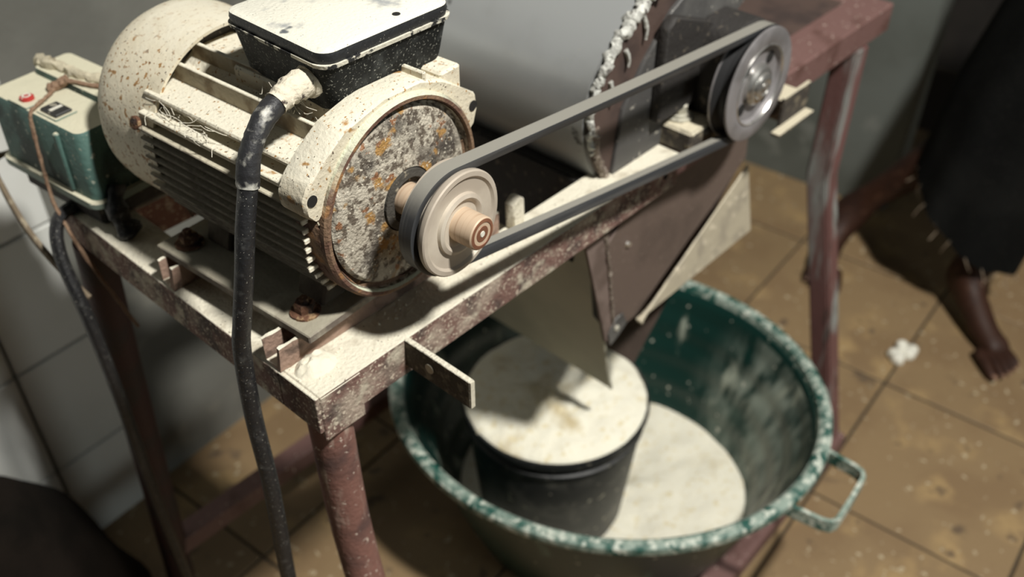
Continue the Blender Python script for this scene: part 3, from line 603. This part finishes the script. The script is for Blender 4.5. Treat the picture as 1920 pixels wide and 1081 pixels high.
bm = bm_new(); loft(bm, [rrect(.050, .092, .004, .143, .006, .1074), rrect(.051, .091, .005, .142, .006, .1140)]); lpart('raised_panel', bm, 'starter', st)
bm = bm_new(); tube(bm, [(.062, .149, .115), (.061, .128, .1175), (.066, .108, .116), (.064, .090, .1165), (.070, .070, .1155), (.074, .050, .115)], lambda t: .0062 - .0015 * t, 8, 6, .25); rough_up(bm, .002, 120); lpart('putty_strip', bm, 'wood', st)
for nm, x, y, mm in (('stop_button', .0135, .0965, 'red'), ('start_button', .0165, .0540, 'black')):
    bm = bm_new(); box(bm, x - .0115, x + .0115, y - .0155, y + .0155, .1074, .1090, .0006); pl = lpart('button_frame', bm, 'starter', st)
    bm = bm_new()
    if mm == 'red': lathe(bm, [(.0068, 0), (.0066, .003), (.005, .0038)], (x, y, .1089), (0, 0, 1), 20)
    else: box(bm, x - .009, x + .009, y - .0125, y + .0125, .1089, .1120, .001)
    lpart(nm, bm, mm, pl)
    bm = bm_new()
    if mm == 'red': lathe(bm, [(.0042, 0), (.0042, .0005), (.0026, .0005), (.0026, 0)], (x, y, .1126), (0, 0, 1), 20, cap0=False, cap1=False)
    else: box(bm, x - .0065, x + .0065, y - .0019, y + .0019, .1119, .1125)
    lpart('button_mark', bm, 'white', pl)
def stw(x, y, z): v = Matrix.Rotation(R(6), 3, 'Z') @ Vector((x, y, z)) + Vector((.3045, .805, .80)); return v
# string tied round the box
sg = thing('tie_string', 'thin brown string wrapped round the starter box and hanging down', 'string', (.30, .90, .83))
bm = bm_new()
for k in range(4):
    tube(bm, [stw(.042 + k * .0015, .094, .1095 + k * .001), stw(.052, .084 - k * .002, .1165), stw(.060, .060 - k * .003, .1165), stw(.075, .030 - k * .004, .1165), stw(.088, .008, .1165)], .0013, 6, 6, .2)
tube(bm, [stw(.038, .098, .1095), stw(.044, .092, .1125), stw(.052, .085, .1175)], .0048, 8, 4, .25); part('bundle', bm, 'string', sg)
bm = bm_new(); tube(bm, [stw(.044, .094, .1105), stw(.026, .083, .1105), stw(.010, .0755, .1102), stw(.000, .072, .1060), stw(-.004, .071, .08), stw(-.0075, .069, .040), stw(-.011, .062, .010), stw(-.0075, .045, -.04), stw(-.002, .02, -.09), stw(.001, .0, -.12)], .0019, 7, 8, .25); part('hanging_end', bm, 'string', sg)
wr = thing('control_wire', 'two old brown wires drooping below the starter box at the left edge', 'wire', (.27, .95, .75))
for k in range(2):
    bm = bm_new(); tube(bm, [stw(.03 + .012 * k, .150, .022), stw(.022 + .012 * k, .176, .018), stw(.0 + .004 * k, .192, .014 - .003 * k), (.276, .965, .80 - .007 * k), (.272, .92, .765 - .006 * k), (.276, .875, .733 - .004 * k), (.282, .845, .712)], .0028, 8, 8); part('strand', bm, 'oldwire', wr)
tb_ = thing('taped_splice', 'lump of black tape round a cable joint on the left rail', 'tape', (.325, .80, .80))
bm = bm_new(); tube(bm, [(.320, .785, .803), (.316, .79, .816), (.318, .798, .832), (.326, .805, .846)], lambda t: .011 - .003 * t + .0015 * math.sin(t * 14), 12, 6, .12); part('tape_wrap', bm, 'rubber', tb_)
sc_ = thing('supply_cable', 'dark cable running down the left leg and across the floor', 'cable', (.27, .83, 0))
bm = bm_new(); tube(bm, [(.335, .862, .8075), (.306, .8655, .806), (.284, .866, .796), (.272, .855, .765), (.269, .832, .70), (.270, .826, .60), (.270, .826, .48), (.272, .828, .34), (.280, .84, .18), (.29, .86, .06), (.315, .86, .012), (.38, .82, .009), (.46, .74, .009), (.53, .64, .009), (.56, .54, .009), (.60, .40, .04), (.62, .33, .042), (.64, .28, .012), (.70, .15, .009)], .0068, 10, 8); part('sheath', bm, 'rubber', sc_)
# twisted wire from the cowl down to the far plate bolt
tw = thing('tie_wire', 'short twisted wire hanging from the motor cowl to the far plate bolt', 'wire', (.345, .71, .84))
bm = bm_new()
for ph in (0, math.pi):
    P = []
    for k in range(40):
        t = k / 39; b = Vector((.352, .745, .873)).lerp(Vector((.344, .702, .850)), t); P.append(b + Vector((.0012 * math.cos(t * 30 + ph), 0, .0012 * math.sin(t * 30 + ph))))
    tube(bm, P, .0006, 5, 0)
part('strand', bm, 'oldwire', tw)

# ------------------------------------------------------------------ green tub, black pail, flour
TX, TY, TZ = .888, .612, .30
tub = thing('tub', 'large round green plastic tub with a flour-dusted rim and square handle', 'tub', (TX, TY, 0))
Z0 = .001
bm = bm_new(); lathe(bm, [(.195, Z0), (.203, Z0 + .006), (.236, .10), (.276, .23), (.292, .285), (.2975, .286)], (TX, TY, 0), (0, 0, 1), 96, cap1=False); part('tub_wall', bm, 'tub', tub)
prof = [(.2945, .288), (.284, .262)]
for k in range(1, 34):
    t = k / 34; z = .262 - t * (.262 - .014); r = .284 - .082 * t; prof.append((r + .0013 * math.sin(t * 34 * .9), z))
prof += [(.192, .012), (.001, .012)]
bm = bm_new(); lathe(bm, prof, (TX, TY, 0), (0, 0, 1), 96, cap0=False); part('tub_lining', bm, 'tub_in', tub)
bm = bm_new(); lathe(bm, [(.2935, .286), (.2955, .296), (.3010, .3005), (.3080, .3005), (.3135, .296), (.3145, .288), (.3120, .281), (.3060, .279), (.3000, .282)], (TX, TY, 0), (0, 0, 1), 120, closed=True); part('rim', bm, 'tub_rim', tub)
# square handle, flat strip bent into a U
ha = R(-82.7)
hd = Vector((math.cos(ha), math.sin(ha), 0)); ht = Vector((-hd.y, hd.x, 0)); hc = Vector((TX, TY, 0))
def strip(bm, path, h, t):
    P = [Vector(p) for p in path]; rings = []
    for i, p in enumerate(P):
        a = (P[min(i + 1, len(P) - 1)] - P[max(i - 1, 0)]).normalized(); n = a.cross(Vector((0, 0, 1))).normalized()
        rings.append([p + n * t + Vector((0, 0, h / 2)), p - n * t + Vector((0, 0, h / 2)), p - n * t - Vector((0, 0, h / 2)), p + n * t - Vector((0, 0, h / 2))])
    loft(bm, rings)
def hp(r, s, z): return hc + hd * r + ht * s + Vector((0, 0, z))
bm = bm_new(); strip(bm, [hp(.298, -.064, .281), hp(.345, -.060, .277), hp(.356, -.056, .276), hp(.361, -.047, .276), hp(.362, 0, .276), hp(.361, .047, .276), hp(.356, .056, .276), hp(.345, .060, .277), hp(.298, .064, .281)], .022, .0028)
part('handle', bm, 'tub_rim', tub)
bm = bm_new(); strip(bm, [hp(-.298, -.060, .281), hp(-.345, -.056, .279), hp(-.362, -.044, .277), hp(-.362, .044, .277), hp(-.345, .056, .279), hp(-.298, .060, .281)], .018, .0026)
part('handle', bm, 'tub_rim', tub)
def ovalize(o, about):                            # the tub is pulled slightly oval
    a = R(117); M1 = Matrix.Rotation(a, 4, 'Z') @ Matrix.Diagonal((1.07, .955, 1, 1)) @ Matrix.Rotation(-a, 4, 'Z')
    o.data.transform(Matrix.Translation(about) @ M1 @ Matrix.Translation(-Vector(about)))
for o in list(tub.children): ovalize(o, (0, 0, 0))
# flour lying in the tub
def tubR(z): return .202 + (z - .014) / .248 * .082 - .003
bm = bm_new(); rings = []
for i in range(25):
    f = i / 24; rg = []
    for k in range(72):
        a = 2 * math.pi * k / 72
        d_ = Vector((math.cos(a), math.sin(a)))
        edge = .066 + .016 * max(0, d_.dot(Vector((.35, -.9)).normalized())) + .010 * mnoise.noise(Vector((d_.x * 2, d_.y * 2, 4)))
        z = edge - .022 * (1 - f) ** 1.0 + .008 * mnoise.noise(Vector((d_.x * f * 5, d_.y * f * 5, 2))) + .004 * mnoise.noise(Vector((d_.x * f * 16, d_.y * f * 16, 7)))
        z = min(z, edge); r = max(.001, (tubR(edge) + .0015) * f); rg.append(Vector((TX + d_.x * r, TY + d_.y * r, z)))
    rings.append(rg)
loft(bm, rings, True, False)
fh_ = finish(bm, 'flour_heap', 'flour_heap', sharp=80); ovalize(fh_, (TX, TY, 0))
tag(fh_, 'pale flour spilled across the bottom of the green tub', 'flour', kind='stuff')
PAX, PAY, PAZ = .817, .655, .300
pa = thing('pail', 'black plastic pail standing inside the green tub, heaped with flour', 'pail', (PAX, PAY, .014))
bm = bm_new(); lathe(bm, [(.108, .0145), (.111, .02), (.132, .24), (.134, .285), (.141, .288), (.1425, .294), (.141, .300), (.1375, .300), (.134, .294), (.131, .24), (.108, .03), (.001, .028)], (PAX, PAY, 0), (0, 0, 1), 80); part('pail_wall', bm, 'pail', pa)
bm = bm_new(); lathe(bm, [(.1325, .262), (.1375, .264), (.1375, .270), (.1335, .272)], (PAX, PAY, 0), (0, 0, 1), 80, cap0=False, cap1=False); part('rib', bm, 'pail', pa)
bm = bm_new(); rings = []
for i in range(33):
    f = i / 32; rg = []
    for k in range(88):
        a = 2 * math.pi * k / 88; d_ = Vector((math.cos(a), math.sin(a)))
        rad = .1385 + .0025 * mnoise.noise(Vector((d_.x * 5, d_.y * 5, 9)))
        x, y = d_.x * rad * f, d_.y * rad * f
        z = .302 + .020 * (1 - f ** 2.2) + .004 * mnoise.noise(Vector((x * 40, y * 40, 3))) + .0022 * mnoise.noise(Vector((x * 130, y * 130, 6))) - (.0045 if i == 32 else 0)
        # little gully below the spout
        gx = x + .008; z -= .007 * math.exp(-(gx / .014) ** 2) * max(0, 1 - abs(y + .02) / .08)
        rg.append(Vector((PAX + x, PAY + y, z)))
    rings.append(rg)
loft(bm, rings, True, False)
tag(finish(bm, 'flour_mound', 'flour_heap', sharp=80), 'smooth mound of cream flour filling the black pail', 'flour', kind='stuff')

# ------------------------------------------------------------------ bare-footed person at the right
pe = thing('person', 'barefoot person in a dark calf-length wrapped cloth standing right of the mill', 'person', (1.86, .50, 0))
def skin_mesh(name, verts, edges, radii, m, parent, root=0, sub=2):
    me = bpy.data.meshes.new(name); off = world_loc(parent)
    me.from_pydata([Vector(v) - off for v in verts], edges, [])
    o = bpy.data.objects.new(name, me); COL.objects.link(o); o.parent = parent; me.materials.append(M[m])
    bpy.context.view_layer.objects.active = o
    md = o.modifiers.new('skin', 'SKIN'); md.use_smooth_shade = True
    if not me.skin_vertices: 
        with bpy.context.temp_override(object=o): bpy.ops.object.skin_root_mark if False else None
    for i, sv in enumerate(me.skin_vertices[0].data):
        r = radii[i]; sv.radius = (r, r) if not isinstance(r, tuple) else r; sv.use_root = (i == root)
    s = o.modifiers.new('sub', 'SUBSURF'); s.levels = sub; s.render_levels = sub
    return o
def leg_chain(V, E, Rd, hip_i, knee, ankle, heel, toe, side):
    """adds a leg and a foot with five toes; heel and toe are floor points"""
    def add(p, r, prev=None):
        V.append(Vector(p)); Rd.append(r)
        if prev is not None: E.append((prev, len(V) - 1))
        return len(V) - 1
    hip = V[hip_i]; knee = Vector(knee); ankle = Vector(ankle); heel = Vector(heel); toe = Vector(toe)
    th = add(hip.lerp(knee, .5), .062, hip_i); k = add(knee, .048, th)
    ca = add(knee.lerp(ankle, .38) + Vector((.0, .006, 0)), .050, k); sh = add(knee.lerp(ankle, .75), .034, ca); an = add(ankle, .032, sh)
    he = add(heel + Vector((0, 0, .030)), .029, an)
    fwd = (toe - heel); fwd.z = 0; L = fwd.length; fwd.normalize(); lat = Vector((fwd.y, -fwd.x, 0)) * side   # towards the little toe
    mid = add(heel + fwd * L * .50 + Vector((0, 0, .034)), (.030, .030), an)
    ball = add(heel + fwd * L * .70 + lat * .004 + Vector((0, 0, .022)), .024, mid)
    add(heel + fwd * L * .69 + lat * .024 + Vector((0, 0, .018)), .0175, ball); add(heel + fwd * L * .71 - lat * .022 + Vector((0, 0, .020)), .020, ball)
    return mid, ball, heel, fwd, lat, L
V = [Vector((1.92, .22, .88)), Vector((1.93, .15, .86)), Vector((1.92, .30, .86)), Vector((1.93, .21, 1.05))]; E = [(0, 1), (0, 2), (0, 3)]; Rd = [.09, .075, .075, .10]
ra = leg_chain(V, E, Rd, 1, (1.86, .28, .47), (1.825, .385, .085), (1.838, .402, 0), (1.664, .196, 0), -1)
la = leg_chain(V, E, Rd, 2, (1.875, .385, .46), (1.864, .672, .090), (1.886, .705, 0), (1.655, .612, 0), 1)
body = skin_mesh('body', V, E, Rd, 'skin', pe, 0, 2)
def toes(info):
    mid, ball, heel, fwd, lat, L = info
    for i, (s, l, r) in enumerate(((-.034, .060, .0115), (-.014, .057, .0085), (.002, .050, .0080), (.017, .042, .0075), (.030, .032, .0072))):
        b0 = heel + fwd * L * .66 + lat * s * .85 + Vector((0, 0, .018)); b1 = heel + fwd * (L * .74 + l * .50) + lat * s + Vector((0, 0, .017)); b2 = heel + fwd * (L * .74 + l) + lat * (s * 1.02) + Vector((0, 0, .010))
        skin_mesh('toe', [b0, b1, b2], [(0, 1), (1, 2)], [r * 1.25, r * 1.02, r * .85], 'skin', pe, 0, 2)
        n = b2 + Vector((0, 0, r * .72)); bm = bm_new(); bmesh.ops.create_uvsphere(bm, u_segments=10, v_segments=6, radius=1)
        for v in bm.verts: v.co = n + fwd * v.co.x * r * .55 + lat * v.co.y * r * .55 + Vector((0, 0, v.co.z * r * .22))
        part('toe_nail', bm, 'nail', pe)
toes(ra); toes(la)
# wrapped cloth: rings from hem to waist
def cring(c, ax, bx, rot, z, amp, seed, tilt=(0, 0)):
    out = []
    for k in range(64):
        a = 2 * math.pi * k / 64; f = 1 + amp * (math.sin(a * 7 + seed) * .6 + math.sin(a * 11 + seed * 2) * .4)
        x, y = ax * f * math.cos(a), bx * f * math.sin(a)
        X = c[0] + x * math.cos(rot) - y * math.sin(rot); Y = c[1] + x * math.sin(rot) + y * math.cos(rot)
        out.append(Vector((X, Y, z + tilt[0] * (X - c[0]) + tilt[1] * (Y - c[1]))))
    return out
rot = R(-62)
bm = bm_new()
cs = [(1.875, .425), (1.88, .415), (1.885, .375), (1.905, .30), (1.92, .23), (1.93, .21)]
rs = [(.128, .125, .205, .045, 1, (.05, .72)), (.128, .128, .29, .04, 1.2, (.05, .45)), (.138, .150, .48, .03, 1.5, (0, .1)), (.155, .185, .68, .025, 2, (0, 0)), (.165, .21, .88, .02, 2.3, (0, 0)), (.150, .185, 1.06, .015, 2.5, (0, 0))]
cr = [cring(c, r[0], r[1], 0, r[2], r[3], r[4], r[5]) for c, r in zip(cs, rs)]
inner = [[Vector((p.x * .97 + c[0] * .03, p.y * .97 + c[1] * .03, p.z + .002)) for p in rg] for rg, c in zip(cr[::-1], cs[::-1])]
loft(bm, cr + inner, closed=True)
part('wrapped_cloth', bm, 'cloth', pe, sharp=70)
bm = bm_new()
hem = cr[0]
for k in range(0, 64, 3):
    p = hem[k]; tube(bm, [p + Vector((0, 0, .004)), p + Vector((random.uniform(-.01, .01), random.uniform(-.01, .01), -.012)), p + Vector((random.uniform(-.015, .015), random.uniform(-.015, .015), -.03))], .0009, 4, 3)
o = part('frayed_hem', bm, 'thread', pe); o['kind'] = 'stuff'

# ------------------------------------------------------------------ small things on the floor
bm = bm_new()
for dx, dy in ((0, 0), (.016, .006), (-.014, .008), (.004, -.015), (-.022, -.004), (.02, -.014)):
    c = Vector((1.602 + dx, .397 + dy, .007)); r = bmesh.ops.create_icosphere(bm, subdivisions=2, radius=random.uniform(.010, .016))
    for v in r['verts']: v.co = v.co + c; v.co.z = max(.001, v.co.z)
rough_up(bm, .004, 90)
tag(finish(bm, 'cotton_scrap', 'cotton', sharp=80), 'small torn scrap of white fluff lying on a floor tile joint', 'scrap')
sk = thing('sack', 'dark brown slumped sack against the tiled wall at lower left', 'sack', (.13, 1.02, 0))
bm = bm_new(); rings = []
for i in range(15):
    t = i / 14; z = .002 + .36 * t; r = .155 * (1 - .55 * t ** 2.2) * (0.93 + .1 * math.sin(t * 3)); rg = []
    for k in range(40):
        a = 2 * math.pi * k / 40; d_ = Vector((math.cos(a), math.sin(a), 0)); q = r * (1 + .09 * mnoise.noise(Vector((d_.x * 2, d_.y * 2, z * 9))) + .03 * math.sin(a * 6 + z * 20))
        rg.append(Vector((.128 - .02 * t, 1.0 + .03 * t, z)) + d_ * q)
    rings.append(rg)
loft(bm, rings); part('sack_body', bm, 'sack', sk, sharp=70)
